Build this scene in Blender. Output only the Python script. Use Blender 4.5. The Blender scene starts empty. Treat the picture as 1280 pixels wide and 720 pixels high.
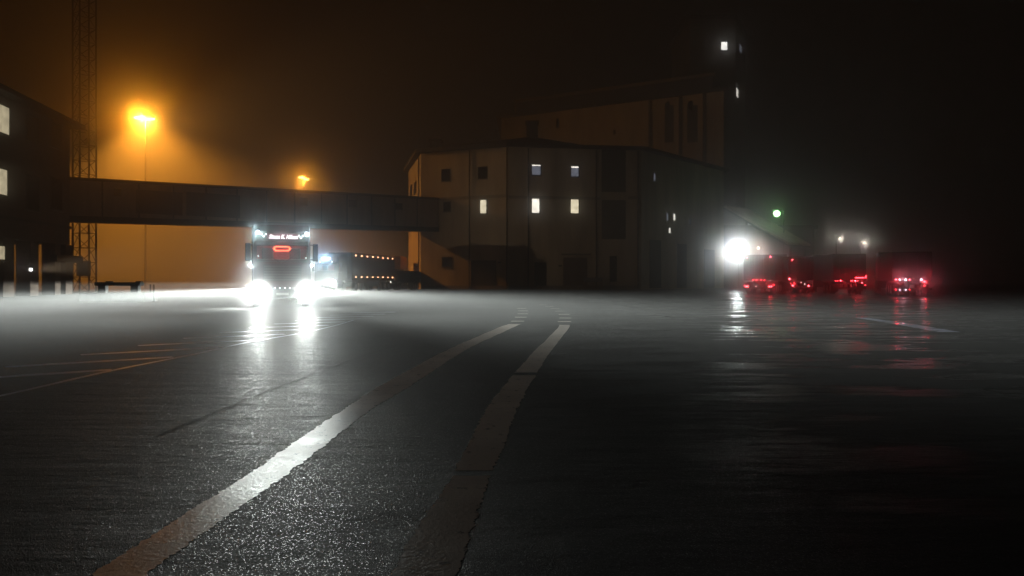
import bpy, bmesh, math, random
from mathutils import Vector, Matrix
R = math.radians
random.seed(7)
S = bpy.context.scene
COL = S.collection
F = 924.0; HZ = 350.0; CH = 1.2          # focal length in photo pixels, horizon row, eye height

# ------------------------------------------------------------------ helpers
def at(px, d, py=None, z=0.0):
    x = (px-640)/F*d
    if py is not None: z = CH+(HZ-py)/F*d
    return Vector((x, d, z))
def pz0(py, d): return CH+(HZ-py)/F*d
def gnd(px, py):
    d = CH*F/(py-HZ)
    return Vector(((px-640)/F*d, d, 0))

class MB:
    def __init__(s): s.bm = bmesh.new()
    def box(s, c, size, rz=0, rx=0, bevel=0):
        m = Matrix.Translation(c) @ Matrix.Rotation(rz, 4, 'Z') @ Matrix.Rotation(rx, 4, 'X') @ Matrix.Diagonal((*size, 1))
        r = bmesh.ops.create_cube(s.bm, size=1, matrix=m)
        if bevel:
            es = list({e for v in r['verts'] for e in v.link_edges})
            bmesh.ops.bevel(s.bm, geom=es, offset=bevel, segments=2, affect='EDGES', profile=.5)
        return s
    def b2(s, a, b, bevel=0):
        a, b = Vector(a), Vector(b)
        return s.box((a+b)/2, [abs(v) for v in (b-a)], bevel=bevel)
    def cyl(s, a, b, r, r2=None, seg=12):
        a, b = Vector(a), Vector(b); d = b-a
        m = Matrix.Translation((a+b)/2) @ d.to_track_quat('Z', 'Y').to_matrix().to_4x4()
        bmesh.ops.create_cone(s.bm, cap_ends=True, segments=seg, radius1=r, radius2=r if r2 is None else r2, depth=d.length, matrix=m)
        return s
    def sph(s, c, r, sc=(1, 1, 1)):
        bmesh.ops.create_uvsphere(s.bm, u_segments=14, v_segments=8, radius=r, matrix=Matrix.Translation(c) @ Matrix.Diagonal((*sc, 1)))
        return s
    def prism(s, pts, z0, z1):          # pts plan polygon; z0/z1 scalar or list
        n = len(pts)
        Z0 = z0 if isinstance(z0, (list, tuple)) else [z0]*n
        Z1 = z1 if isinstance(z1, (list, tuple)) else [z1]*n
        lo = [s.bm.verts.new((p[0], p[1], z)) for p, z in zip(pts, Z0)]
        hi = [s.bm.verts.new((p[0], p[1], z)) for p, z in zip(pts, Z1)]
        s.bm.faces.new(lo[::-1]); s.bm.faces.new(hi)
        for i in range(n):
            s.bm.faces.new((lo[i], lo[(i+1) % n], hi[(i+1) % n], hi[i]))
        return s
    def poly(s, pts):
        s.bm.faces.new([s.bm.verts.new(p) for p in pts]); return s
    def side(s, prof, x0, x1):          # profile in (y,z) extruded along x
        a = [s.bm.verts.new((x0, y, z)) for y, z in prof]
        b = [s.bm.verts.new((x1, y, z)) for y, z in prof]
        s.bm.faces.new(a); s.bm.faces.new(b[::-1])
        n = len(prof)
        for i in range(n):
            s.bm.faces.new((a[i], b[i], b[(i+1) % n], a[(i+1) % n]))
        return s
    def build(s, name, mat, parent=None, smooth=False):
        bmesh.ops.recalc_face_normals(s.bm, faces=s.bm.faces)
        me = bpy.data.meshes.new(name); s.bm.to_mesh(me); s.bm.free()
        if smooth:
            for p in me.polygons: p.use_smooth = True
        me.materials.append(mat)
        o = bpy.data.objects.new(name, me); COL.objects.link(o)
        if parent: o.parent = parent
        return o

def tag(o, label=None, cat=None, group=None, kind=None):
    if label: o['label'] = label
    if cat: o['category'] = cat
    if group: o['group'] = group
    if kind: o['kind'] = kind
    return o
def thing(name, label, cat, loc=(0, 0, 0), rz=0, group=None):
    o = bpy.data.objects.new(name, None); COL.objects.link(o)
    o.location = loc; o.rotation_euler = (0, 0, rz)
    return tag(o, label, cat, group)

# ------------------------------------------------------------------ materials
def new(name):
    m = bpy.data.materials.new(name); m.use_nodes = True
    nt = m.node_tree; return m, nt, nt.nodes['Principled BSDF'], nt.nodes['Material Output']
def noise(nt, scale, detail=4, rough=.6, vec=None, dim='3D'):
    n = nt.nodes.new('ShaderNodeTexNoise'); n.inputs['Scale'].default_value = scale
    n.inputs['Detail'].default_value = detail; n.inputs['Roughness'].default_value = rough
    if vec is not None: nt.links.new(vec, n.inputs['Vector'])
    return n
def ramp(nt, src, stops):
    r = nt.nodes.new('ShaderNodeValToRGB'); nt.links.new(src, r.inputs[0])
    e = r.color_ramp.elements
    while len(e) < len(stops): e.new(.5)
    for el, (p, c) in zip(e, stops):
        el.position = p; el.color = (*c, 1) if not isinstance(c, (int, float)) else (c, c, c, 1)
    return r
def objcoord(nt, scale=(1, 1, 1)):
    t = nt.nodes.new('ShaderNodeTexCoord'); mp = nt.nodes.new('ShaderNodeMapping')
    mp.inputs['Scale'].default_value = scale
    nt.links.new(t.outputs['Object'], mp.inputs['Vector']); return mp.outputs[0]
def surf(name, col, rough=.6, metal=0, var=.25, scale=3, bump=0, streak=False, spec=.5):
    m, nt, p, out = new(name)
    vec = objcoord(nt, (1, 1, .18) if streak else (1, 1, 1))
    n = noise(nt, scale, 6, .65, vec)
    a = [c*(1-var) for c in col]; b = [min(1, c*(1+var)) for c in col]
    r = ramp(nt, n.outputs['Fac'], [(.3, a), (.7, b)])
    nt.links.new(r.outputs[0], p.inputs['Base Color'])
    p.inputs['Roughness'].default_value = rough; p.inputs['Metallic'].default_value = metal
    p.inputs['Specular IOR Level'].default_value = spec
    if bump:
        b_ = nt.nodes.new('ShaderNodeBump'); b_.inputs['Strength'].default_value = bump; b_.inputs['Distance'].default_value = .02
        n2 = noise(nt, scale*12, 3, .6, vec); nt.links.new(n2.outputs['Fac'], b_.inputs['Height'])
        nt.links.new(b_.outputs[0], p.inputs['Normal'])
    return m
def emit(name, col, strength, grad=None):
    m, nt, p, out = new(name)
    p.inputs['Base Color'].default_value = (.02, .02, .02, 1)
    p.inputs['Roughness'].default_value = .3
    p.inputs['Emission Color'].default_value = (*col, 1); p.inputs['Emission Strength'].default_value = strength
    n = noise(nt, 1.7, 2, .5, objcoord(nt))
    mr = nt.nodes.new('ShaderNodeMapRange'); nt.links.new(n.outputs['Fac'], mr.inputs[0])
    mr.inputs[1].default_value = .3; mr.inputs[2].default_value = .7
    mr.inputs[3].default_value = strength*.75; mr.inputs[4].default_value = strength*1.2
    nt.links.new(mr.outputs[0], p.inputs['Emission Strength'])
    return m
def brickwall(name, c1, c2, mortar, scale=1):
    m, nt, p, out = new(name)
    t = nt.nodes.new('ShaderNodeTexCoord'); sx = nt.nodes.new('ShaderNodeSeparateXYZ'); nt.links.new(t.outputs['Object'], sx.inputs[0])
    ad = nt.nodes.new('ShaderNodeMath'); ad.operation = 'ADD'; nt.links.new(sx.outputs[0], ad.inputs[0]); nt.links.new(sx.outputs[1], ad.inputs[1])
    cb = nt.nodes.new('ShaderNodeCombineXYZ'); nt.links.new(ad.outputs[0], cb.inputs[0]); nt.links.new(sx.outputs[2], cb.inputs[1])
    b = nt.nodes.new('ShaderNodeTexBrick'); nt.links.new(cb.outputs[0], b.inputs['Vector'])
    b.inputs['Scale'].default_value = scale; b.inputs['Brick Width'].default_value = .5; b.inputs['Row Height'].default_value = .17
    b.inputs['Mortar Size'].default_value = .012
    b.inputs['Color1'].default_value = (*c1, 1); b.inputs['Color2'].default_value = (*c2, 1); b.inputs['Mortar'].default_value = (*mortar, 1)
    n = noise(nt, .35, 7, .7, objcoord(nt, (1, 1, .35)))
    r = ramp(nt, n.outputs['Fac'], [(.3, .55), (.62, 1.0)])
    mx = nt.nodes.new('ShaderNodeMix'); mx.data_type = 'RGBA'; mx.blend_type = 'MULTIPLY'; mx.inputs[0].default_value = 1
    nt.links.new(b.outputs['Color'], mx.inputs[6]); nt.links.new(r.outputs[0], mx.inputs[7])
    nt.links.new(mx.outputs[2], p.inputs['Base Color']); p.inputs['Roughness'].default_value = .85
    return m

M = {}
M['plaster'] = surf('plaster', (.58, .5, .38), .85, var=.28, scale=.5, streak=True, bump=.2)
M['plaster_dark'] = surf('plaster_dark', (.3, .26, .21), .85, var=.3, scale=.5, streak=True)
M['brick'] = brickwall('brick', (.24, .17, .13), (.19, .14, .11), (.2, .18, .16))
M['render_grey'] = surf('render_grey', (.22, .21, .19), .85, var=.25, scale=.6, streak=True)
M['roof'] = surf('roof', (.045, .042, .04), .7, var=.3, scale=1)
M['trim'] = surf('trim', (.09, .08, .07), .7, scale=2)
M['steel'] = surf('steel', (.12, .12, .12), .5, .6, scale=4)
M['dark_steel'] = surf('dark_steel', (.035, .035, .04), .5, .3, scale=4)
M['galv'] = surf('galv', (.06, .06, .062), .6, .3, scale=5)
M['concrete'] = surf('concrete', (.3, .29, .27), .8, scale=2, bump=.3)
M['cladding'] = surf('cladding', (.55, .46, .38), .8, 0, var=.3, scale=.7, streak=True)
M['door'] = surf('door', (.07, .075, .06), .6, scale=2)
M['glass_dark'] = surf('glass_dark', (.012, .012, .015), .08, scale=2, spec=.8)
M['rubber'] = surf('rubber', (.015, .015, .016), .8, scale=9)
M['rim'] = surf('rim', (.35, .35, .36), .35, .9, scale=9)
M['cab_paint'] = surf('cab_paint', (.06, .008, .009), .35, .1, var=.1, scale=2, spec=.7)
M['cab_dark'] = surf('cab_dark', (.03, .033, .036), .4, .2, var=.2, scale=3)
M['cab_white'] = surf('cab_white', (.42, .43, .42), .35, var=.1, scale=3)
M['trailer'] = surf('trailer', (.013, .013, .014), .8, 0, spec=.15, var=.25, scale=1.2, streak=True)
M['trailer_grey'] = surf('trailer_grey', (.2, .2, .2), .5, .1, var=.25, scale=1.2, streak=True)
M['tarp_orange'] = surf('tarp_orange', (.5, .24, .09), .7, var=.2, scale=1)
M['curtain'] = surf('curtain', (.3, .05, .05), .8, var=.35, scale=3, streak=True)
M['chrome'] = surf('chrome', (.5, .5, .5), .2, 1, scale=5)
M['win_warm'] = emit('win_warm', (1, .88, .62), 1.5)
M['win_beige'] = emit('win_beige', (1, .86, .56), .62)
M['win_white'] = emit('win_white', (1, .93, .8), 2.2)
M['win_dim'] = emit('win_dim', (.75, .8, 1), .25)
M['win_tower'] = emit('win_tower', (1, .98, .92), 3)
M['slit'] = emit('slit', (1, .95, .85), 2)
M['lamp_head'] = emit('lamp_head', (.9, .97, 1), 90)
M['lamp_spot'] = emit('lamp_spot', (.75, .95, 1), 30)
M['lamp_led'] = emit('lamp_led', (.85, .97, 1), 6)
M['script'] = emit('script', (1, .93, .97), 2.6)
M['signback'] = emit('signback', (.6, .12, .2), .22)
M['neon'] = emit('neon', (1, .08, .03), 14)
M['amber'] = emit('amber', (1, .42, .2), 14)
M['red'] = emit('red', (1, .03, .045), 22)
M['red_hot'] = emit('red_hot', (1, .06, .08), 34)
M['white_pt'] = emit('white_pt', (1, .95, .9), 8)
M['blue_white'] = emit('blue_white', (.6, .82, 1), 9)
M['green_lamp'] = emit('green_lamp', (.4, 1, .35), 14)
M['sodium'] = emit('sodium', (1, .62, .18), 60)
M['flood'] = emit('flood', (.93, 1, .98), 160)
M['warm_pt'] = emit('warm_pt', (1, .75, .5), 15)
M['pallet'] = surf('pallet', (.3, .2, .13), .8, scale=4)

# ------------------------------------------------------------------ ground materials
def asphalt(name, paint=None):
    m, nt, p, out = new(name)
    L = nt.links.new
    geo = nt.nodes.new('ShaderNodeNewGeometry'); pos = geo.outputs['Position']
    def mp(sc):
        q = nt.nodes.new('ShaderNodeMapping'); q.inputs['Scale'].default_value = sc; L(pos, q.inputs['Vector']); return q.outputs[0]
    def math_(op, a, b=None, c=None):
        q = nt.nodes.new('ShaderNodeMath'); q.operation = op
        for i, v in enumerate((a, b, c)):
            if v is None: continue
            if isinstance(v, (int, float)): q.inputs[i].default_value = v
            else: L(v, q.inputs[i])
        return q.outputs[0]
    def mr(v, a, b, c, d, smooth=False):
        q = nt.nodes.new('ShaderNodeMapRange'); L(v, q.inputs[0])
        if smooth: q.interpolation_type = 'SMOOTHSTEP'
        for i, x in enumerate((a, b, c, d)): q.inputs[i+1].default_value = x
        return q.outputs[0]
    big = noise(nt, .13, 5, .6, pos)
    mid = noise(nt, 1.1, 5, .65, pos)
    fine = noise(nt, 38, 3, .7, pos)
    grit = nt.nodes.new('ShaderNodeTexVoronoi'); grit.inputs['Scale'].default_value = 165; L(pos, grit.inputs['Vector'])
    wav = noise(nt, 1.0, 4, .6, mp((.8, 2.4, 1)))       # shallow undulations across the carriageway
    wet = noise(nt, 1.0, 4, .6, mp((.4, 1.1, 1)))
    sep = nt.nodes.new('ShaderNodeSeparateXYZ'); L(pos, sep.inputs[0])
    # the right half of the yard is wetter
    right = mr(sep.outputs[0], -1.5, 7, 0, 1, True)
    wetm = math_('MULTIPLY', mr(wet.outputs['Fac'], .47, .56, 0, 1, True), right)
    # colour
    if paint is None:
        c = ramp(nt, fine.outputs['Fac'], [(.3, (.008, .008, .008)), (.72, (.030, .029, .028))])
        base = c.outputs[0]
    else:
        worn = noise(nt, 9, 6, .75, pos)
        f = mr(worn.outputs['Fac'], .35, .42, 0, 1)
        c = ramp(nt, f, [(0, (.05, .045, .04)), (1, paint)])
        base = c.outputs[0]
    md = ramp(nt, mid.outputs['Fac'], [(.3, .65), (.7, 1.0)])
    mx = nt.nodes.new('ShaderNodeMix'); mx.data_type = 'RGBA'; mx.blend_type = 'MULTIPLY'; mx.inputs[0].default_value = 1
    L(base, mx.inputs[6]); L(md.outputs[0], mx.inputs[7]); L(mx.outputs[2], p.inputs['Base Color'])
    # roughness
    cs = nt.nodes.new('ShaderNodeSeparateColor'); L(grit.outputs['Color'], cs.inputs[0])
    r0 = math_('SUBTRACT', mr(big.outputs['Fac'], .3, .7, .62, .78), math_('MULTIPLY', math_('MULTIPLY', mr(cs.outputs[0], .86, .9, 0, 1), math_('SUBTRACT', 1, right)), .36))
    if paint is not None: r0 = mr(mid.outputs['Fac'], .3, .7, .30, .46)
    ra = math_('MULTIPLY', r0, math_('SUBTRACT', 1, math_('MULTIPLY', wetm, .7)))
    L(ra, p.inputs['Roughness']); p.inputs['Specular IOR Level'].default_value = .06 if paint is None else .4
    # bump
    h = math_('ADD', math_('MULTIPLY', grit.outputs['Distance'], .9 if paint is None else .12), math_('MULTIPLY', fine.outputs['Fac'], .8))
    dry = math_('SUBTRACT', 1, math_('MULTIPLY', wetm, .85))
    b1 = nt.nodes.new('ShaderNodeBump'); b1.inputs['Distance'].default_value = .0045; L(math_('MULTIPLY', h, dry), b1.inputs['Height'])
    b1.inputs['Strength'].default_value = 1
    b2 = nt.nodes.new('ShaderNodeBump'); b2.inputs['Distance'].default_value = 0.05 if paint is None else .003; b2.inputs['Strength'].default_value = 1
    L(wav.outputs['Fac'], b2.inputs['Height']); L(b2.outputs[0], b1.inputs['Normal']); L(b1.outputs[0], p.inputs['Normal'])
    return m
M['asphalt'] = asphalt('asphalt')
M['paint'] = asphalt('paint', (.85, .76, .68))
M['paint_w'] = asphalt('paint_w', (.5, .55, .75))
M['tar'] = surf('tar', (.006, .006, .006), .9, scale=8, spec=.2)

# ------------------------------------------------------------------ ground
g = MB().poly([(-900, -60, 0), (900, -60, 0), (900, 1500, 0), (-900, 1500, 0)]).build('ground', M['asphalt'])
tag(g, 'dark wet asphalt yard reaching to the buildings and beyond', kind='structure')

def catmull(pts, n):
    out = []
    P = [pts[0]]+list(pts)+[pts[-1]]
    for i in range(1, len(P)-2):
        for k in range(n):
            t = k/n; a, b, c, d = P[i-1], P[i], P[i+1], P[i+2]
            out.append(tuple(.5*((2*b[j])+(-a[j]+c[j])*t+(2*a[j]-5*b[j]+4*c[j]-d[j])*t*t+(-a[j]+3*b[j]-3*c[j]+d[j])*t**3) for j in range(len(b))))
    out.append(tuple(pts[-1])); return out
def ribbon(name, rows, mat, label, z=.0004, n=60, jag=.009, cuts=(), kind='structure'):
    # rows: (px_left, px_right, py) of the stripe's two edges
    pts = []
    for a, b, y in rows:
        A, B = gnd(a, y), gnd(b, y); pts.append((A.x, B.x, A.y))
    pts = catmull(pts, n)
    mb = MB(); bm = mb.bm
    prev = None; ja = jb = 0
    for x0, x1, y in pts:
        ja = ja*.6+random.uniform(-jag, jag); jb = jb*.6+random.uniform(-jag, jag)
        skip = any(c0 < y < c1 for c0, c1 in cuts)
        v = (bm.verts.new((x0+ja, y, z)), bm.verts.new((x1+jb, y, z)))
        if prev and not skip: bm.faces.new((prev[0], prev[1], v[1], v[0]))
        prev = v
    o = mb.build(name, mat)
    return tag(o, label, kind=kind)
dL = lambda py: CH*F/(py-HZ)
ribbon('road_marking', [(40, 118, 790), (115, 182, 720), (235, 290, 640), (316, 362, 590), (372, 414, 550), (432, 467, 510), (471, 509, 485), (516, 547, 460), (564, 587, 435), (622, 640, 410), (636, 651, 405)],
       M['paint'], 'wide worn stripe curving up from the bottom left of the yard')
ribbon('road_marking', [(452, 546, 790), (488, 570, 720), (522, 590, 660), (562, 611, 600), (588, 632, 550), (609, 647, 510), (640, 669, 470), (667, 688, 440), (697, 711, 410), (699, 712, 406)],
       M['paint'], 'wide worn stripe with tar joints left of the yard centre', cuts=((4.55, 4.66), (9.35, 9.6)))
def bar(name, a, b, w, mat, z=.004):
    a, b = Vector(a), Vector(b); d = (b-a).normalized(); n = Vector((-d.y, d.x, 0))*w/2
    mb = MB(); N = 10; bm = mb.bm; prev = None
    for i in range(N+1):
        c = a.lerp(b, i/N); j = random.uniform(-.1, .1)*w
        v = (bm.verts.new((*(c+n+n*j)[:2], z)), bm.verts.new((*(c-n+n*j)[:2], z)))
        if prev: bm.faces.new((prev[0], prev[1], v[1], v[0]))
        prev = v
    return mb
mb = MB()
def addbar(mbx, a, b, w, z=.0004):
    a, b = Vector(a), Vector(b); d = (b-a).normalized(); n = Vector((-d.y, d.x, 0))*w/2
    bm = mbx.bm; prev = None; N = 8
    for i in range(N+1):
        c = a.lerp(b, i/N); n1 = n*(1+random.uniform(-.12, .12)); n2 = n*(1+random.uniform(-.12, .12))
        v = (bm.verts.new((c.x+n1.x, c.y+n1.y, z)), bm.verts.new((c.x-n2.x, c.y-n2.y, z)))
        if prev: bm.faces.new((prev[0], prev[1], v[1], v[0]))
        prev = v
dashes = [(647, 401.5), (651, 396.5), (653.5, 392.2), (654, 388.5), (652, 385.5), (705.5, 402), (706.5, 397.5), (705, 393), (700, 389), (694, 385.8), (687, 383.2), (679, 381)]
for px, py in dashes:
    c = gnd(px, py); addbar(mb, c+Vector((-.19, 0, 0)), c+Vector((.19, 0, 0)), .34)
tag(mb.build('road_marking', M['paint']), 'two curving rows of short bars where the wide stripes end', kind='structure')
# thin line with hatching on the left
ribbon('road_marking', [(-260, -250, 548), (-1, 8, 494), (134, 142, 463.5), (238, 244, 443), (307, 311.5, 428), (376, 380, 416), (417, 420, 407), (441, 443.5, 400)],
       M['paint_w'], 'thin pale line running from the left edge toward the lorry', jag=.003)
mb = MB()
for i in range(12):
    y = 9.9+i*1.62
    x = -5.36+.045*(y-9.9)*(1+.02*i)
    ln = 2.2
    addbar(mb, (x, y, 0), (x-ln*.78, y-ln*.62+.15*i*.3, 0), .2)
tag(mb.build('road_marking', M['paint_w']), 'slanting hatch bars beside the thin pale line on the left', kind='structure')
ribbon('road_marking', [(1172, 1200, 415), (1118, 1140, 405), (1068, 1082, 397)], M['paint_w'], 'short faded line on the wet ground below the right-hand lorries', jag=.01)
# tar seam across the lane, tar joints
mb = MB()
pts = catmull([tuple(gnd(x, y)[:2]) for x, y in [(190, 547), (225, 533), (270, 515), (335, 489), (400, 464), (470, 440), (520, 425), (560, 412)]], 12)
prev = None
for x, y in pts:
    w = random.uniform(.006, .014); x += random.uniform(-.012, .012)
    v = (mb.bm.verts.new((x-w, y, .003)), mb.bm.verts.new((x+w, y, .003)))
    if prev: mb.bm.faces.new((prev[0], prev[1], v[1], v[0]))
    prev = v
tag(mb.build('asphalt_seam', M['tar']), 'jagged dark seam in the asphalt between the stripe and the thin line', kind='structure')

# ------------------------------------------------------------------ facade placement
def on_face(px, P0, P1):
    k = (px-640)/F
    dx, dy = P1[0]-P0[0], P1[1]-P0[1]
    t = (k*P0[1]-P0[0])/(dx-k*dy)
    return Vector((P0[0]+t*dx, P0[1]+t*dy, 0))
def fr(px0, py0, px1, py1, face, out=.05, thick=.1, pad=0):
    """centre, size, rz of a panel on a facade given its outline in photo pixels; out = outward offset of its front"""
    P0, P1 = face
    a, b = on_face(px0, P0, P1), on_face(px1, P0, P1)
    c = (a+b)/2; d = c.y
    z1 = CH+(HZ-py0)/F*d; z0 = CH+(HZ-py1)/F*d
    dr = Vector((P1[0]-P0[0], P1[1]-P0[1], 0)).normalized()
    n = Vector((dr.y, -dr.x, 0))
    if n.dot(Vector((0, 0, 0))-c) < 0: n = -n
    c = c+n*(out-thick/2); c.z = (z0+z1)/2
    return c, ((b-a).length+2*pad, thick, z1-z0+2*pad), math.atan2(dr.y, dr.x)
def window(parent, px0, py0, px1, py1, face, mat, blind=None):
    c, s, r = fr(px0, py0, px1, py1, face, .06, .12)
    mb = MB()
    w, t, h = s; fw = .09
    X = Vector((math.cos(r), math.sin(r), 0))
    for sx in (-1, 1): mb.box(c+X*sx*(w/2+fw/2), (fw, t, h+2*fw), r)
    for sz in (-1, 1): mb.box(c+Vector((0, 0, sz*(h/2+fw/2))), (w, t, fw), r)
    f = mb.build('window', M['trim'], parent)
    c2, s2, r2 = fr(px0, py0, px1, py1, face, .02, .03)
    MB().box(c2, s2, r2).build('pane', mat, f)
    c3, s3, r3 = fr(px0, py0, px1, py1, face, .05, .03)
    # sill
    MB().box(c+Vector((0, 0, -h/2-fw-.04)), (w+.3, t+.12, .07), r).build('sill', M['concrete'], f)
    if blind:
        cb, sb, rb = fr(px0, py0, px1, py0+blind, face, .035, .02)
        MB().box(cb, sb, rb).build('blind', M['win_white'], f)
    return f

# ------------------------------------------------------------------ main mill building
A = (-15.4, 110.0); B = (-11.65, 94.5); C = (-.45, 90.0); D = (16.2, 92.5); E = (31.5, 110.0)
mill = thing('mill_building', 'large plastered mill with lit windows standing in the fog at centre', 'building')
H = 17.4
MB().prism([A, B, C, D, E, (31.5, 122), (-15.4, 122)], 0, H).build('wall', M['plaster'], mill)
fAB, fBC, fCD, fDE = (A, B), (B, C), (C, D), (D, E)
# roof: eaves board overhanging and low hipped top
def offs(poly, o):
    c = Vector((sum(p[0] for p in poly)/len(poly), sum(p[1] for p in poly)/len(poly)))
    return [tuple(Vector(p)+(Vector(p)-c).normalized()*o) for p in poly]
fp = [A, B, C, D, E, (31.5, 122), (-15.4, 122)]
ro = offs(fp, .8)
rf = MB().prism(ro, H, H+.4)
bm = rf.bm
base = [bm.verts.new((p[0], p[1], H+.402)) for p in ro]
r1 = bm.verts.new((-6, 104, H+2.3)); r2 = bm.verts.new((2.6, 98.5, H+2.9)); r3 = bm.verts.new((18, 106, H+1.9))
bm.faces.new((base[0], base[1], r1)); bm.faces.new((base[1], base[2], r2, r1)); bm.faces.new((base[2], base[3], r3, r2))
bm.faces.new((base[3], base[4], r3)); bm.faces.new((base[4], base[5], r3)); bm.faces.new((base[5], base[6], r1, r2, r3)); bm.faces.new((base[6], base[0], r1))
roof = rf.build('roof', M['roof'], mill)
p = at(665, 98.5, 160); MB().b2((p.x-.75, 97.6, H+2), (p.x+.75, 99.2, H+4.6)).b2((p.x-.9, 97.45, H+4.6), (p.x+.9, 99.35, H+4.85)).build('chimney', M['trim'], roof)
p = at(545, 103, 180); MB().b2((p.x-.7, 102.3, H+1), (p.x+.7, 103.7, H+3.0)).b2((p.x-.9, 102.1, H+3.0), (p.x+.9, 103.9, H+3.25)).build('chimney', M['trim'], roof)
# string courses / plinth
mb = MB()
for f_, a, b in ((fBC, 527.5, 634.5), (fCD, 635.5, 750), (fCD, 785, 799)):
    c, s, r = fr(a, 245.5, b, 249, f_, .12, .16); mb.box(c, s, r)
mb.build('string_course', M['plaster_dark'], mill)
mb = MB()
for f_, a, b in ((fBC, 528, 634), (fCD, 636, 799)):
    c, s, r = fr(a, 357, b, 362.5, f_, .06, .1); mb.box(c, s, r)
mb.build('plinth', M['plaster_dark'], mill)
# lit and dim windows
window(mill, 600.5, 250, 608, 266.5, fBC, M['win_warm'])
window(mill, 665, 248.5, 674, 266, fCD, M['win_white'])
window(mill, 713.5, 249.5, 723, 266.5, fCD, M['win_warm'])
window(mill, 665, 206, 675.5, 218.5, fCD, M['win_dim'], blind=1.5)
window(mill, 714, 208, 723, 220.5, fCD, M['win_dim'], blind=1.8)
window(mill, 598, 209, 608.5, 223, fBC, M['glass_dark'], blind=1.0) if False else window(mill, 598, 209, 608.5, 223, fBC, M['glass_dark'])
window(mill, 552.5, 212, 562, 226, fBC, M['glass_dark'])
window(mill, 555, 253, 563, 264, fBC, M['glass_dark'])
window(mill, 553, 322, 564, 333, fBC, M['glass_dark'])
window(mill, 513.2, 232, 515.2, 245, fAB, M['glass_dark'])
window(mill, 518, 228, 520.3, 241, fAB, M['glass_dark'])
# tall dark loading bays
for y0, y1 in ((186, 240), (250, 299)):
    c, s, r = fr(752, y0, 782, y1, fCD, .03, .06); o = MB().box(c, s, r).build('loading_hatch', M['door'], mill)
    mb = MB()
    for k in range(7):
        q, ss, rr = fr(752, y0+(y1-y0)*(k+.5)/7-.35, 782, y0+(y1-y0)*(k+.5)/7+.35, fCD, .07, .04); mb.box(q, ss, rr)
    mb.build('slat', M['trim'], o)
# garage door, doors
c, s, r = fr(589, 325.5, 620, 361, fBC, .05, .08); gd = MB().box(c, s, r).build('garage_door', M['door'], mill)
mb = MB()
for k in range(5):
    q, ss, rr = fr(590, 329+k*6.5, 619, 329.7+k*6.5, fBC, .09, .04); mb.box(q, ss, rr)
for a, b in ((592, 599), (608, 615)):
    q, ss, rr = fr(a, 344, b, 353, fBC, .075, .03); mb.box(q, ss, rr)
mb.build('door_panel', M['trim'], gd)
c, s, r = fr(668, 328, 683, 361.5, fCD, .05, .08); dr_ = MB().box(c, s, r).build('door', M['door'], mill)
q, ss, rr = fr(680, 345, 681.5, 347, fCD, .1, .05); MB().box(q, ss, rr).build('handle', M['galv'], dr_)
c, s, r = fr(762, 320, 771, 352, fCD, .05, .08); MB().box(c, s, r).build('door', M['door'], mill)
c, s, r = fr(702, 317.3, 736, 319, fCD, .9, .9); MB().box(c, s, r).build('door_canopy', M['trim'], mill)
c, s, r = fr(704, 322, 734, 361, fCD, .04, .06); MB().box(c, s, r).build('sliding_door', M['brick'], mill)
# drain pipes
for px, f_ in ((587, fBC), (634, fBC), (660, fCD), (745, fCD), (797, fCD), (524.5, fAB)):
    q = on_face(px, *f_); d_ = Vector((f_[1][0]-f_[0][0], f_[1][1]-f_[0][1], 0)).normalized(); n = Vector((d_.y, -d_.x, 0))
    if n.dot(-q) < 0: n = -n
    q = q+n*.14; MB().cyl((q.x, q.y, .1), (q.x, q.y, H-.1), .075, seg=8).build('drainpipe', M['trim'], mill)
for f_, px, py in ((fAB, 522, 330), (fBC, 625, 327), (fCD, 700, 331)):
    c, s, r = fr(px-1.5, py, px+1.5, py+2.2, f_, .35, .35); MB().box(c, s, r).build('wall_lamp', M['dark_steel'], mill)
# slits on the receding flank
for a, y0, y1 in ((842.6, 267.5, 275.5), (836.8, 285, 291), (862.5, 274, 280), (818, 217, 226), (834, 267, 275)):
    mat = M['slit'] if a < 845 and a > 836.5 and y0 != 217 else M['win_dim']
    c, s, r = fr(a-.9, y0, a+.9, y1, fDE, .03, .05); f_o = MB().box(c, (s[0]+.2, s[1], s[2]+.2), r).build('window', M['trim'], mill)
    c, s, r = fr(a-.9, y0, a+.9, y1, fDE, .05, .05); MB().box(c, s, r).build('pane', mat, f_o)
for a, b, y0, y1 in ((812, 826, 300, 360), (846, 858, 305, 360), (880, 893, 312, 360)):
    c, s, r = fr(a, y0, b, y1, fDE, .05, .08); MB().box(c, s, r).build('loading_door', M['door'], mill)

# ------------------------------------------------------------------ taller silo house behind
silo = thing('silo_house', 'taller block with stepped dark roof rising behind the central mill', 'building')
a1 = (-1.9, 131.0); a2 = (21.9, 117.5); a3 = (32.7, 114.0+8)
a3 = (32.0, 111.8)
def zt(px, d, py): return CH+(HZ-py)/F*d
Hs = 29.8
MB().prism([a1, a2, a3, (32.0, 150), (-1.9, 150)], 0, Hs).build('wall', M['plaster'], silo)
sp = offs([a1, a2, a3, (32.0, 150), (-1.9, 150)], .9)
MB().prism(sp, Hs, Hs+.5).prism([(.8, 133), (31.3, 115.2), (31.3, 149), (.8, 149)], Hs+.502, Hs+3.2).build('roof', M['roof'], silo)
MB().prism(offs([(.8, 133), (31.3, 115.2), (31.3, 149), (.8, 149)], .5), Hs+3.2, Hs+3.7).build('fascia', M['plaster_dark'], silo)
fs = (a2, a3); fl = (a1, a2)
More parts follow.
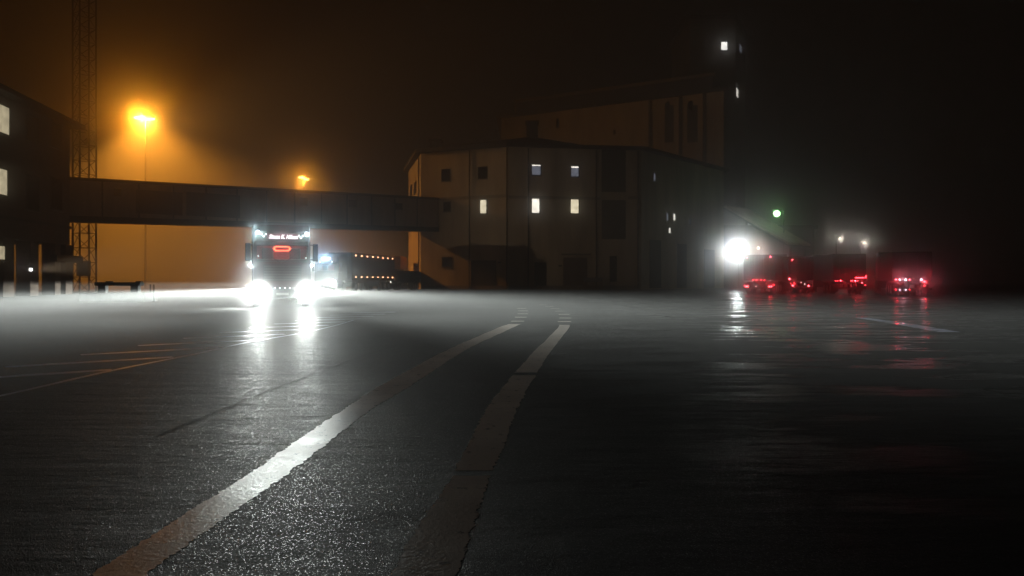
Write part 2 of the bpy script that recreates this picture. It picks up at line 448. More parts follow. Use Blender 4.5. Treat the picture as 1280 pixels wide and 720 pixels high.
for a, b in ((831, 842), (859, 872)):
    c, s, r = fr(a, 132, b, 178, fs, .03, .06); o = MB().box(c, s, r).build('window', M['door'], silo)
    c.z += s[2]/2; MB().cyl(c+Vector((0, -.03, 0)), c+Vector((0, .03, 0)), s[0]/2*.97, seg=24).build('window_arch', M['door'], o)
for px in (812, 850, 880):
    q = on_face(px, *fs); MB().b2((q.x-.25, q.y-.32, 17), (q.x+.25, q.y-.02, Hs)).build('pilaster', M['plaster_dark'], silo)
for px, y0, y1 in ((768, 162, 168), (697, 148, 160)):
    c, s, r = fr(px-1.5, y0, px+1.5, y1, fl, .04, .06); MB().box(c, s, r).build('window', M['glass_dark'], silo)

# elevator tower
tw = thing('elevator_tower', 'dark elevator tower with one lit square window high above the roofs', 'tower')
t0 = (31.5, 131.0); t1 = (39.6, 131.0); t2 = (44.5, 141.0)
MB().prism([t0, t1, t2, (44.5, 146), (31.5, 146)], 0, 47.5).build('wall', M['render_grey'], tw)
MB().prism(offs([t0, t1, t2, (44.5, 146), (31.5, 146)], .5), 47.5, 48.1).build('roof', M['roof'], tw)
window(tw, 901.5, 52.5, 909, 62.5, (t0, t1), M['win_tower'])
for px, y0, y1 in ((925.6, 57, 65), (921.5, 111, 121)):
    c, s, r = fr(px-1, y0, px+1, y1, (t1, t2), .05, .06); MB().box(c, s, r).build('window', M['slit' if y0 > 100 else 'win_dim'], tw)

# ------------------------------------------------------------------ loading shed on the right (canopy)
cn = thing('loading_canopy', 'steel loading canopy sloping down from the mill over the white floodlight', 'canopy')
z_hi, z_lo = 10.6, 6.0
P1 = Vector((29.5, 103, z_hi+1.0)); P2 = Vector((35.3, 94.5, z_lo)); P3 = Vector((40.2, 99.5, z_lo)); P4 = Vector((34.6, 108, z_hi+1.0))
mb = MB(); bm = mb.bm
top = [bm.verts.new(p) for p in (P1, P2, P3, P4)]; bot = [bm.verts.new(p-Vector((0, 0, .25))) for p in (P1, P2, P3, P4)]
bm.faces.new(top); bm.faces.new(bot[::-1])
for i in range(4): bm.faces.new((top[i], bot[i], bot[(i+1) % 4], top[(i+1) % 4]))
mb.build('roof_sheet', M['cladding'], cn)
for k in range(7):
    t = k/6; a = P1.lerp(P4, t)-Vector((0, 0, .36)); b = P2.lerp(P3, t)-Vector((0, 0, .36))
    MB().cyl(a, b, .1, seg=6).build('rafter', M['steel'], cn)
for k in range(5):
    t = k/4; a = P1.lerp(P2, t)-Vector((0, 0, .55)); b = P4.lerp(P3, t)-Vector((0, 0, .55))
    MB().cyl(a, b, .07, seg=6).build('purlin', M['steel'], cn)
for q in (P2+Vector((.5, .5, 0)), P3+Vector((-.6, .4, 0)), P4+Vector((-.5, -.5, 0))):
    MB().b2((q.x-.13, q.y-.13, 0), (q.x+.13, q.y+.13, q.z-.5)).build('post', M['galv'], cn)
bw = thing('back_shed', 'pale shed wall lit by the white floodlight behind the red lights', 'building')
MB().b2((31.8, 112.5, 0), (46, 130, 9.0)).build('wall', M['dark_steel'], bw)
MB().b2((31.5, 112.1, 9.0), (46.4, 130.4, 9.5)).build('roof', M['roof'], bw)
mb = MB(); mb.b2((36, 112.38, 0), (41, 112.49, 5)).build('shutter', M['door'], bw)

# ------------------------------------------------------------------ conveyor bridge
bl = Vector((-46.0, 63.85, 0)); br_ = Vector((-9.3, 93.3, 0))
u = (br_-bl).normalized(); nb = Vector((u.y, -u.x, 0)); Lb = (br_-bl).length
bridge = thing('conveyor_bridge', 'long dark covered bridge spanning between the two buildings over the lorry', 'bridge')
def bz(s): return 6.55+.85*s/Lb, 10.25+1.05*s/Lb
def bpt(s, off, z): q = bl+u*s-nb*off; return Vector((q.x, q.y, z))
def bslab(s0, s1, o0, o1, f0, f1, name, mat, parent):
    mb = MB(); bm = mb.bm; V = []
    for s in (s0, s1):
        zl, zh = bz(s)
        for o_ in (o0, o1):
            for f in (f0, f1):
                V.append(bm.verts.new(bpt(s, o_, f(zl, zh))))
    bmesh.ops.convex_hull(bm, input=V)
    return mb.build(name, mat, parent)
bslab(0, Lb, 0, 3.2, lambda l, h: l, lambda l, h: h, 'wall', M['cladding'], bridge)
bslab(0, Lb, -.25, 3.45, lambda l, h: h+.002, lambda l, h: h+.28, 'roof', M['roof'], bridge)
bslab(0, Lb, -.12, -.003, lambda l, h: l-.12, lambda l, h: l+.45, 'girder', M['dark_steel'], bridge)
for k in range(1, 15):
    s = Lb*k/15; bslab(s-.07, s+.07, -.09, -.003, lambda l, h: l+.45, lambda l, h: h, 'panel_rib', M['trim'], bridge)
fbr = ((bl.x, bl.y), (br_.x, br_.y))
for px, y0, y1 in ((147, 236, 245), (379.5, 247, 257), (441, 250, 259), (498, 254, 262)):
    c, s, r = fr(px-5, y0, px+5, y1, fbr, .03, .05); w_ = MB().box(c, s, r).build('window', M['glass_dark'], bridge)
for a, b in ((170, 228), (233, 300)):
    c, s, r = fr(a, 239+(a-170)*.05, b, 268+(a-170)*.05, fbr, .04, .05); o = MB().box(c, s, r).build('louvre_panel', M['trim'], bridge)

# ------------------------------------------------------------------ left building
lb = thing('warehouse', 'dark warehouse with overhanging eaves and pillars at the left edge', 'building')
W1 = Vector((-37.1, 62.0, 0)); W0 = Vector((-31.0, 24.0, 0))
Hl = 14.0
fW = ((W0.x, W0.y), (W1.x, W1.y)); dW = (W1-W0).normalized(); nW = Vector((dW.y, -dW.x, 0))
back = -nW*22
MB().prism([W0[:2], W1[:2], (W1+back)[:2], (W0+back)[:2]], 4.15, Hl).build('wall', M['brick'], lb)
q0, q1 = W0-nW*-.9-dW*1, W1+nW*.9+dW*.9
rl = MB().prism([q0[:2], q1[:2], (q1+back*1.06)[:2], (q0+back*1.06)[:2]], Hl, Hl+.35)
a = q0+Vector((0, 0, Hl+.352)); b = q1+Vector((0, 0, Hl+.352)); c_ = q1+back*1.06+Vector((0, 0, Hl+.352)); d_ = q0+back*1.06+Vector((0, 0, Hl+.352))
m1 = (a+d_)/2+Vector((0, 0, 3.5)); m2 = (b+c_)/2+Vector((0, 0, 3.5))-dW*6
vs = [rl.bm.verts.new(v) for v in (a, b, c_, d_, m1, m2)]
rl.bm.faces.new((vs[0], vs[1], vs[5], vs[4])); rl.bm.faces.new((vs[1], vs[2], vs[5])); rl.bm.faces.new((vs[2], vs[3], vs[4], vs[5])); rl.bm.faces.new((vs[3], vs[0], vs[4]))
rl.build('roof', M['roof'], lb)
window(lb, -14, 130, 11, 164.5, fW, M['win_beige']); window(lb, -14, 210, 8.5, 242, fW, M['win_beige'])
c, s, r = fr(-8, 307.5, 5.5, 324, fW, .05, .1)
window(lb, -8, 307.5, 5.5, 324, fW, M['win_beige'])
for a, b, y0, y1 in ((33, 47, 145, 176), (64, 76, 154, 184), (33, 48, 221, 262), (64, 77, 224, 262)):
    window(lb, a, y0, b, y1, fW, M['glass_dark'])
mb = MB()
c, s, r = fr(-20, 275, 88, 279, fW, .1, .12)
MB().box(c, s, r).build('string_course', M['trim'], lb)
# ground floor arcade pillars and the recessed wall behind
def wpt(px, off=0): q = on_face(px, *fW); return q+nW*-off
for px, w in ((13, 1.5), (45, 1.3), (74, 1.0), (88, 1.3)):
    q = wpt(px, .6); MB().box((q.x, q.y, 2.07), (1.0, w, 4.14), math.atan2(dW.y, dW.x)-math.pi/2).build('pillar', M['brick'], lb)
MB().prism([(W0-nW*6)[:2], (W1-nW*6)[:2], (W1-nW*6.3)[:2], (W0-nW*6.3)[:2]], 0, 4.14).build('inner_wall', M['render_grey'], lb)
c, s, r = fr(62, 319.5, 95, 328, fW, .55, .5); MB().box(c, s, r).build('awning', M['dark_steel'], lb)
# small lit lamps glimpsed between the pillars
for i, (px, py) in enumerate(((34, 321), (32, 337), (38, 340.5), (61.5, 329), (1, 337))):
    q = wpt(px, 1.6); z = CH+(HZ-py)/F*q.y
    k = (px-640)/F
    l_ = MB().b2((q.x-.12, q.y-.12, z+.09), (q.x+.12, q.y+.12, z+.13)).build('ceiling_lamp', M['dark_steel'], lb)
    MB().sph((q.x, q.y, z), .085 if i < 3 else .06).build('bulb', M['white_pt'], l_)
    MB().cyl((q.x, q.y, z+.13), (q.x, q.y, 4.1), .02, seg=6).build('rod', M['dark_steel'], l_)

q = wpt(32, -.35); k_ = thing('mill_fill_lamp', 'small added fill lamp on the warehouse pillar, aimed at the mill', 'lamp', (q.x, q.y, pz0(337, q.y)))  # lamp body added at a glimpsed bulb to carry the mill fill light
MB().box((-.12, 0, 0), (.2, .4, .28), bevel=.04).build('lamp_housing', M['steel'], k_)
MB().box((0, 0, 0), (.03, .3, .2)).build('lens', M['white_pt'], k_)
ARC = k_
# ------------------------------------------------------------------ lattice mast
mast = thing('lattice_mast', 'tall thin lattice radio mast fading into the fog beside the warehouse', 'mast', at(105.5, 76))
rr_ = 1.12; th0 = R(8.5)
cor = [Vector((rr_*math.cos(th0+k*math.pi/2), rr_*math.sin(th0+k*math.pi/2), 0)) for k in range(4)]
HM = 62
for c in cor: MB().cyl(c, c+Vector((0, 0, HM)), .085, seg=6).build('leg', M['dark_steel'], mast)
for k in range(4):
    mb = MB(); a, b = cor[k], cor[(k+1) % 4]
    st = 1.5
    for j in range(int(HM/st)):
        z = j*st
        mb.cyl(a+Vector((0, 0, z)), b+Vector((0, 0, z+st)), .035, seg=4)
        mb.cyl(a+Vector((0, 0, z)), b+Vector((0, 0, z)), .03, seg=4)
    mb.build('bracing', M['dark_steel'], mast)
mb = MB().b2((.05, -1.5, 1.6), (1.2, -.95, 3.15)).build('cabinet', M['dark_steel'], mast)

# ------------------------------------------------------------------ concrete island with crash rail, left
isl = thing('loading_ramp', 'low concrete block with a dark rail slab on top, in the mist at left', 'barrier', gnd(143, 377.5), 0)
d_is = gnd(143, 377.5).y
mb = MB().prism([(-1.75, -.3), (1.75, -.3), (1.6, 1.6), (-1.75, 1.6)], 0, .5); mb.build('concrete_block', M['concrete'], isl)
MB().box((-.05, .6, .98), (2.5, .5, .2), bevel=.03).build('rail', M['dark_steel'], isl)
for x in (-.95, .85): MB().box((x, .6, .69), (.42, .3, .38)).build('support', M['steel'], isl)
for x in (-.6, 1.05): MB().box((x, .6, 1.11), (.3, .2, .06)).build('cap', M['dark_steel'], isl)
for i, px in enumerate((188, 192.5)):
    b_ = thing('bollard', 'thin steel post %s the concrete block in the mist' % ('just right of' if i == 0 else 'second one right of'), 'post', gnd(px, 376+i), group='thin posts beside the concrete block')
    MB().cyl((0, 0, 0), (0, 0, .95), .035).build('pole', M['galv'], b_); MB().cyl((0, 0, 0), (0, 0, .03), .1).build('foot', M['galv'], b_)

# ------------------------------------------------------------------ sodium high masts
def light(kind, name, loc, col, power, parent=None, size=.15, **kw):
    l = bpy.data.lights.new(name, kind); l.color = col; l.energy = power; l.shadow_soft_size = size
    for k, v in kw.items(): setattr(l, k, v)
    o = bpy.data.objects.new(name, l); COL.objects.link(o); o.location = loc
    if parent: o.parent = parent
    return o
def fwd(name, loc, col, power, parent, size=70, tilt=0, r=.08, yaw=0):
    l = light('SPOT', name, loc, col, power, parent, r, spot_size=R(size), spot_blend=1.0)
    l.rotation_euler = (R(90+tilt), 0, R(180+yaw)); return l
def high_mast(px, py, d, label, power, heads):
    base = at(px, d); z = CH+(HZ-py)/F*d
    t = thing('floodlight_mast', label, 'lamp post', base, group='orange yard lights')
    MB().cyl((0, .6, 0), (0, .6, z+.2), .15, .07, seg=14).build('pole', M['rubber'], t)
    MB().cyl((-1.3, .6, z+.25), (1.3, .6, z+.25), .06).build('crossarm', M['rubber'], t)
    for dx, dz, w in heads:
        h = MB().box((dx, .35, z+dz+.18), (w+.15, .5, .16), bevel=.04).build('lamp_head', M['steel'], t)
        MB().box((dx, .3, z+dz+.04), (w, .42, .1)).build('lens', M['sodium'], h)
    l = light('SPOT', 'sodium_light', (0, -.1, z-.15), (1, .36, .035), power, t, .35, spot_size=R(142), spot_blend=.7)
    l.rotation_euler = (R(12), R(-4), 0)
    l = light('POINT', 'sodium_glow', (0, -.3, z-.1), (1, .33, .02), power*.035, t, .3); fwd('sodium_halo', (0, -.6, z), (1, .33, .02), power*.007, t, 90, r=.3, yaw=-math.degrees(math.atan2(t.location.x, t.location.y)), tilt=-12)
    return t
HP = 200000
HM1 = high_mast(179, 147, 100, 'brightest orange yard light on a tall mast at upper left', HP, ((-.75, 0, 1.1), (.75, -.2, 1.1)))
mill_aim = light('SPOT', 'sodium_flood', (HM1.location.x+.9, 99.0, 22.2), (1, .47, .12), 21000, None, .3, spot_size=R(78), spot_blend=1.0)
mill_aim.rotation_euler = (Vector((3, 96, 21))-Vector((-49, 100, 23))).to_track_quat('-Z', 'Y').to_euler(); mill_aim.parent = HM1; mill_aim.matrix_parent_inverse = Matrix.Translation(-HM1.location)
high_mast(379, 223, 162, 'smaller orange yard light just above the middle of the bridge', HP*.33, ((-.55, .2, .9), (.6, -.2, .9)))

# ------------------------------------------------------------------ lorry parts
def wheel(parent, x, y, r=.5, w=.32):
    s = 1 if x > 0 else -1
    hub = MB().cyl((x-w/2, y, r), (x+w/2, y, r), r, seg=28).build('wheel', M['rubber'], parent)
    MB().cyl((x+s*(w/2-.03), y, r), (x+s*(w/2+.025), y, r), r*.56, seg=20).build('rim', M['rim'], hub)
def cutoff_spot(name, loc, col, power, parent, rot, size=84, hi=.012, lo=-.03, r=.08):
    l = light('SPOT', name, loc, col, power, parent, r, spot_size=R(size), spot_blend=.9)
    l.rotation_euler = rot
    d = l.data; d.use_nodes = True; nt = d.node_tree
    em = nt.nodes['Emission']
    tc = nt.nodes.new('ShaderNodeTexCoord'); sp_ = nt.nodes.new('ShaderNodeSeparateXYZ'); nt.links.new(tc.outputs['Normal'], sp_.inputs[0])
    mr = nt.nodes.new('ShaderNodeMapRange'); mr.interpolation_type = 'SMOOTHSTEP'
    nt.links.new(sp_.outputs[1], mr.inputs[0]); mr.inputs[1].default_value = lo; mr.inputs[2].default_value = hi
    mr.inputs[3].default_value = 1; mr.inputs[4].default_value = .0
    m2 = nt.nodes.new('ShaderNodeMapRange'); m2.interpolation_type = 'SMOOTHERSTEP'
    nt.links.new(sp_.outputs[1], m2.inputs[0]); m2.inputs[1].default_value = -.10; m2.inputs[2].default_value = .0
    m2.inputs[3].default_value = .03; m2.inputs[4].default_value = 1
    mm = nt.nodes.new('ShaderNodeMath'); mm.operation = 'MULTIPLY'; nt.links.new(mr.outputs[0], mm.inputs[0]); nt.links.new(m2.outputs[0], mm.inputs[1])
    nt.links.new(mm.outputs[0], em.inputs['Strength'])
    return l
WHITE = (.93, 1, .95)

def cab(t, paint, full=True, name='cab'):
    """front faces -Y, front plane y=0, centred on x; returns body"""
    body = MB()
    prof_lo = [(.0, .42), (-.02, 1.2), (.05, 2.0), (2.25, 2.0), (2.25, .75), (1.7, .75), (1.55, 1.15), (.95, 1.15), (.75, .42)]
    body.side(prof_lo, -1.23, 1.23)
    body.box((-1.16, .18, 2.45), (.14, .16, .95), rx=R(-8)).box((1.16, .18, 2.45), (.14, .16, .95), rx=R(-8))
    body.b2((-1.23, .55, 2.002), (-1.17, 2.25, 2.9)).b2((1.17, .55, 2.002), (1.23, 2.25, 2.9))
    body.b2((-1.168, 2.15, 2.002), (1.168, 2.25, 2.9))
    body.side([(.2, 2.9), (.3, 3.35), (.75, 3.72), (2.25, 3.78), (2.25, 2.9)], -1.2, 1.2)
    b = body.build(name, paint, t)
    ws = MB().poly([(-1.09, .1, 2.0), (1.09, .1, 2.0), (1.07, .24, 2.9), (-1.07, .24, 2.9)]).build('windscreen', M['glass_clear'], t)
    for s in (-1, 1): MB().cyl((s*.1-.02, .07, 2.0), (s*.55, .15, 2.3), .012, seg=5).build('wiper', M['rubber'], ws)
    MB().b2((-1.16, 1.6, 2.01), (1.16, 1.66, 2.89)).build('cab_curtain', M['curtain'], t)
    MB().side([(.12, 2.002), (.12, 2.12), (.5, 2.15), (.55, 2.002)], -1.1, 1.1).build('dashboard', M['cab_dark'], t)
    for s in (-1, 1):
        MB().box((s*.6, 1.1, 2.3), (.5, .2, .75), bevel=.06).build('cab_seat', M['cab_dark'], t)
    # sun visor
    MB().side([(.14, 2.78), (-.12, 2.72), (-.14, 2.76), (.16, 2.93)], -1.12, 1.12).build('sun_visor', M['cab_dark'], t)
    # grille
    gr = MB().b2((-.82, -.05, 1.15), (.82, -.022, 1.9)).build('grille', M['cab_dark'], t)
    for k in range(6): MB().b2((-.78, -.085, 1.19+k*.12), (.78, -.052, 1.235+k*.12)).build('grille_bar', M['steel'], gr)
    # bumper
    bp = MB().box((0, .02, .62), (2.44, .3, .5), bevel=.07).build('bumper', M['cab_dark'], t)
    MB().b2((-.26, -.16, .52), (.26, -.145, .63)).build('number_plate', M['cab_white'], bp)
    for s in (-1, 1):
        MB().box((s*1.46, .22, 2.45), (.24, .14, .8), bevel=.04).build('mirror', M['cab_dark'], t)
        MB().cyl((s*1.15, .3, 2.8), (s*1.46, .22, 2.8), .025, seg=6).cyl((s*1.15, .3, 2.15), (s*1.46, .22, 2.1), .025, seg=6).build('mirror_arm', M['cab_dark'], t)
        MB().b2((s*1.234, .7, 1.2), (s*1.25, 1.65, 2.85)).build('door', paint, t)
        wheel(t, s*1.08, 1.3)
        wheel(t, s*1.05, 4.6)
    MB().b2((-.45, 2.3, .75), (.45, 6, .98)).build('chassis', M['dark_steel'], t)
    return b
m, nt, p, out = new('glass_clear')
tr = nt.nodes.new('ShaderNodeBsdfTransparent'); gl = nt.nodes.new('ShaderNodeBsdfGlossy'); gl.inputs['Roughness'].default_value = .05
n_ = noise(nt, 3, 2, .5, objcoord(nt)); fr_ = ramp(nt, n_.outputs['Fac'], [(.3, .05), (.7, .09)])
mxs = nt.nodes.new('ShaderNodeMixShader'); nt.links.new(fr_.outputs[0], mxs.inputs[0]); nt.links.new(tr.outputs[0], mxs.inputs[1]); nt.links.new(gl.outputs[0], mxs.inputs[2])
nt.links.new(mxs.outputs[0], out.inputs[0]); M['glass_clear'] = m
def headlamp(t, x, z, r=.13, mat='lamp_head'):
    h = MB().box((x, -.1, z), (.42, .14, .3), bevel=.04).build('headlight', M['cab_dark'], t)
    MB().cyl((x, -.19, z), (x, -.165, z), r, seg=20).build('lens', M[mat], h)
def disc(parent, x, z, r, mat, y=-.17, name='marker_light'):
    o = MB().cyl((x, y+.03, z), (x, y+.001, z), r*1.35, seg=14).build(name, M['cab_dark'], parent)
    MB().cyl((x, y, z), (x, y-.03, z), r, seg=14).build('lens', M[mat], o)
    return o
def trailer(t, y0, y1, mat, zt=3.95, w=1.27):
    MB().box((0, (y0+y1)/2, (1.15+zt)/2), (2*w, y1-y0, zt-1.15), bevel=.04).build('trailer_box', mat, t)
    MB().b2((-.5, y0+.5, .85), (.5, y1-.05, 1.148)).build('trailer_chassis', M['dark_steel'], t)
    for k in range(3):
        for s in (-1, 1): wheel(t, s*1.06, y1-4.6+k*1.31)
    for s in (-1, 1): MB().b2((s*1.24, y0+3.2, .5), (s*1.2, y1-5.6, 1.1)).build('side_guard', M['dark_steel'], t)

# ---- lorry 1 (front, brilliant headlights)
ang = R(19.5)
p1 = at(353, 33.2)
lorry = thing('lorry', 'oncoming lorry with glaring headlights, lit name board and red neon in the windscreen', 'lorry', p1, ang)
cab(lorry, M['cab_paint'])
trailer(lorry, 3.2, 15.5, M['trailer'], 3.85)
# roof light board
rb = MB().b2((-1.14, -.02, 2.95), (1.14, .2, 3.38)).side([(-.02, 3.382), (.22, 3.62), (.7, 3.62), (.7, 3.382)], -1.18, 1.18).build('roof_board', M['cab_dark'], lorry)
MB().b2((-.66, -.045, 3.03), (.7, -.022, 3.28)).build('sign_panel', M['signback'], rb)
cu = bpy.data.curves.new('sign_text', 'FONT'); cu.body = 'Simen K. Nilsen'; cu.size = .235; cu.shear = .35; cu.align_x = 'CENTER'; cu.align_y = 'CENTER'
cu.extrude = .008; cu.offset = .007
to = bpy.data.objects.new('tmp', cu); COL.objects.link(to); bpy.context.view_layer.update()
me = bpy.data.meshes.new_from_object(to.evaluated_get(bpy.context.evaluated_depsgraph_get())); bpy.data.objects.remove(to)
me.transform(Matrix.Rotation(R(90), 4, 'X')); xs = [v.co.x for v in me.vertices]; sc = 1.24/(max(xs)-min(xs)); me.transform(Matrix.Diagonal((sc, 1, 1.05, 1)))
me.materials.clear(); me.materials.append(M['script'])
to = bpy.data.objects.new('sign_text', me); COL.objects.link(to); to.parent = rb; to.location = (.03, -.06, 3.13)
for s in (-1, 1):
    disc(rb, s*1.05, 3.29-.03*s, .06, 'lamp_spot', y=-.06, name='roof_spotlight')
    for dx, dz in ((-.09, .045), (.09, .045), (0, -.045)): disc(rb, s*.8+dx, 3.17+dz-.02*s, .032, 'lamp_led', y=-.03, name='led_light')
# neon lozenge in the windscreen
nn = MB(); nw, nh = .36, .09
loop = [(-nw, .05+0), (-nw+.09, nh), (nw-.09, nh), (nw, 0), (nw-.09, -nh), (-nw+.09, -nh)]
loop = [(-nw, 0)]+loop[1:]
for i in range(6):
    a, b = loop[i], loop[(i+1) % 6]; nn.cyl((a[0], .35, 2.62+a[1]), (b[0], .35, 2.62+b[1]), .016, seg=8); nn.sph((a[0], .35, 2.62+a[1]), .016)
nn.build('neon_tube', M['neon'], lorry)
light('POINT', 'neon_glow', (0, .75, 2.8), (1, .05, .06), 24, lorry, .12)
for s, z in ((-1, 2.27), (1, 2.2)): disc(lorry, s*1.02, z, .022, 'white_pt', y=.0, name='windscreen_marker')
for s in (-1, 1):
    headlamp(lorry, s*1.02, .78, .135)
    headlamp(lorry, s*.72, .60, .08, 'lamp_spot')
    disc(lorry, s*1.37 if s < 0 else s*1.28, 1.86, .05, 'lamp_spot', y=.08, name='side_spotlight')
for x in (-.33, -.12, .1, .31): disc(lorry, x, .84, .03, 'lamp_led', y=-.15, name='led_light')
disc(lorry, -1.5, 1.0, .018, 'amber', y=.2)
HB = 190000
for s in (-1, 1):
    cutoff_spot('headlight_beam', (s*1.02, -.26, .8), WHITE, HB*(1.2 if s < 0 else .75), lorry, (R(89.6), 0, R(180+(-57 if s < 0 else 31))), 106 if s < 0 else 60)
    cutoff_spot('headlight_centre_beam', (s*1.02, -.27, .79), WHITE, 6500, lorry, (R(89.3), 0, R(180+s*20)), 90, r=.45)
    fwd('headlight_halo', (s*1.02, -.32, .78), WHITE, 240, lorry, 60, r=.35)
    fwd('roof_spot_halo', (s*1.05, -.2, 3.29), (.7, .95, 1), 60, lorry)
    fwd('side_spot_halo', (s*1.33, -.05, 1.86), (.75, .95, 1), 50, lorry)
fwd('sign_halo', (0, -.2, 3.15), (1, .8, .85), 16, lorry, r=.3)

tv = Vector((8, 91, 9))-ARC.location
wl = light('SPOT', 'mill_fill_spot', (.15, 0, 0), (1, .72, .46), 10000, ARC, .2, spot_size=R(40), spot_blend=1.0)  # added fill spot that brightens the mill facades
wl.rotation_euler = tv.to_track_quat('-Z', 'Y').to_euler()
# ---- lorry 2
p2 = at(408, 72)
l2 = thing('lorry', 'second lorry half hidden behind the first, blue-white roof sign and marker lights', 'lorry', p2, R(-10))
cab(l2, M['cab_dark'])
trailer(l2, 3.3, 16.5, M['trailer'], 4.0)
s2 = MB().b2((-.95, -.05, 3.0), (.95, .22, 3.45)).build('roof_board', M['cab_dark'], l2)
MB().b2((-.42, -.09, 3.2), (.42, -.052, 3.38)).build('sign_panel', M['blue_white'], s2)
for x in (-.85, .42): disc(s2, x+.2, 2.98, .06, 'lamp_led', y=-.08, name='led_light')
for s in (-1, 1):
    headlamp(l2, s*.8, 1.0 if s > 0 else .9, .17 if s > 0 else .1, 'lamp_head' if s > 0 else 'lamp_led')
cutoff_spot('headlight_beam', (.8, -.26, 1.0), WHITE, HB*.35, l2, (R(89.7), 0, R(180-36)), 110, hi=.012, lo=-.012)
fwd('headlight_halo', (.8, -.4, 1.0), (.9, 1, .92), 650, l2, yaw=24)
fwd('sign_halo', (0, -.3, 3.3), (.4, .68, 1), 300, l2, yaw=24, r=.3)
for k in range(8):
    y = 4.3+k*1.62
    for z in (3.72, 1.5):
        MB().box((1.29, y, z), (.05, .16, .1)).build('marker_light', M['amber'], l2)
MB().box((1.285, 9.9, 3.9), (.02, 13, .05)).build('top_rail', M['tarp_orange'], l2)

def parked_trailer(px, d, rz, label, mat, markers, w=1.25, zt=3.9, length=12, z_bot=1.15, group=None, rails=True, cab_=False):
    t = thing('trailer_lorry' if cab_ else 'box_trailer', label, 'lorry' if cab_ else 'trailer', at(px, d), rz, group)
    MB().box((0, length/2, (z_bot+zt)/2), (2*w, length, zt-z_bot), bevel=.04).build('trailer_box', mat, t)
    for s in (-1, 1):
        dd = MB().b2((s*.03, -.035, z_bot+.08), (s*(w-.08), -.003, zt-.1)).build('rear_door', mat, t)
        for q in (.35, .8): MB().cyl((s*q, -.06, z_bot+.1), (s*q, -.06, zt-.15), .022, seg=6).build('locking_bar', M['galv'], dd)
    MB().b2((-w, -.02, .45), (w, .1, .6)).b2((-.5, .02, .6), (-.4, .1, z_bot)).b2((.4, .02, .6), (.5, .1, z_bot)).build('rear_bumper', M['dark_steel'], t)
    MB().b2((-.5, .2, .85), (.5, length, z_bot-.002)).build('trailer_chassis', M['dark_steel'], t)
    for k in range(3):
        for s in (-1, 1): wheel(t, s*1.03, 1.6+k*1.31)
    for s in (-1, 1): MB().b2((s*.75, .7, .25), (s*1.2, .72, .95)).build('mudflap', M['rubber'], t)
    for x, z, r, mt in markers:
        o = MB().box((x, -.07, z), (r*3.2, .06, r*2.4)).build('tail_light', M['dark_steel'], t)
        MB().cyl((x, -.11, z), (x, -.101, z), r, seg=12).build('lens', M[mt], o)
    if cab_:
        y = length+.4
        MB().side([(y, .5), (y, 3.6), (y+1.6, 3.5), (y+2.1, 2.6), (y+2.25, .5)], -1.22, 1.22).build('cab', M['cab_dark'], t)
        for s in (-1, 1): wheel(t, s*1.05, y+1.3)
    return t
RED = (1, .02, .035)
def pz(py, d): return CH+(HZ-py)/F*d
# behind lorry 2
t = parked_trailer(491.5, 97, 0, 'parked trailer with orange tarpaulin doors left of the mill corner', M['tarp_orange'], [(-.3, pz(325, 97), .07, 'amber')], w=.95+.0, zt=pz(320, 97), z_bot=pz(336, 97), length=6)
t = parked_trailer(501, 88, R(-3), 'low dark trailer parked in front of the orange one by the mill', M['trailer'], [(-1.0, pz(348.5, 88), .07, 'white_pt'), (-1.2, pz(352.5, 88), .06, 'white_pt')], w=1.15, zt=2.3, z_bot=.9, length=7)
for px in (503, 511):
    pass
# A
dA = 61
A_ = parked_trailer(949, dA, R(-26), 'left lorry of the red-lit group, row of four red lights across its back', M['trailer'],
    [(x, pz(350, dA), .042, 'red') for x in (-.46, -.2, .16, .42)] +
    [(x, pz(358, dA), .05, 'red_hot') for x in (-1.02, -.9, .82, .97)] + [(-1.15, pz(357, dA), .03, 'red'), (1.15, pz(356, dA), .04, 'red'), (-.25, pz(358, dA), .03, 'white_pt'), (-.95, 3.05, .035, 'red'), (.9, 3.1, .05, 'red_hot')],
    zt=3.3, length=9, group=None, cab_=True)
# B
dB_ = 64
B_ = parked_trailer(1001, dB_, R(-3), 'second lorry of the red-lit group, red marker high on its left corner', M['trailer'],
    [(-.75, 2.95, .05, 'red_hot'), (-1.0, pz(348.6, dB_), .06, 'red_hot'), (-.72, pz(357, dB_), .06, 'red_hot'), (-.55, pz(355, dB_), .03, 'red'), (-.6, pz(353.5, dB_), .03, 'red'), (.62, pz(357.5, dB_), .06, 'red_hot'), (-.9, pz(354, dB_), .03, 'red'),
     (0, pz(353, dB_), .025, 'white_pt'), (.3, pz(355, dB_), .03, 'white_pt')], w=1.1, zt=3.25, length=9, cab_=True)
o = MB().box((-.2, -.1, 3.16), (1.2, .05, .12)).build('reflective_strip', M['trailer_grey'], B_)
# C between (side marker dots 968..982)
C_ = parked_trailer(978, 76, R(-8), 'low car carrier between the two red-lit lorries with small side lights', M['trailer'],
    [(-.5, pz(342, 76), .055, 'red_hot'), (-1.0, pz(352.6, 76), .04, 'amber'), (-.4, pz(352.6, 76), .04, 'white_pt'), (.25, pz(354, 76), .04, 'white_pt')], w=1.2, zt=2.5, length=8)
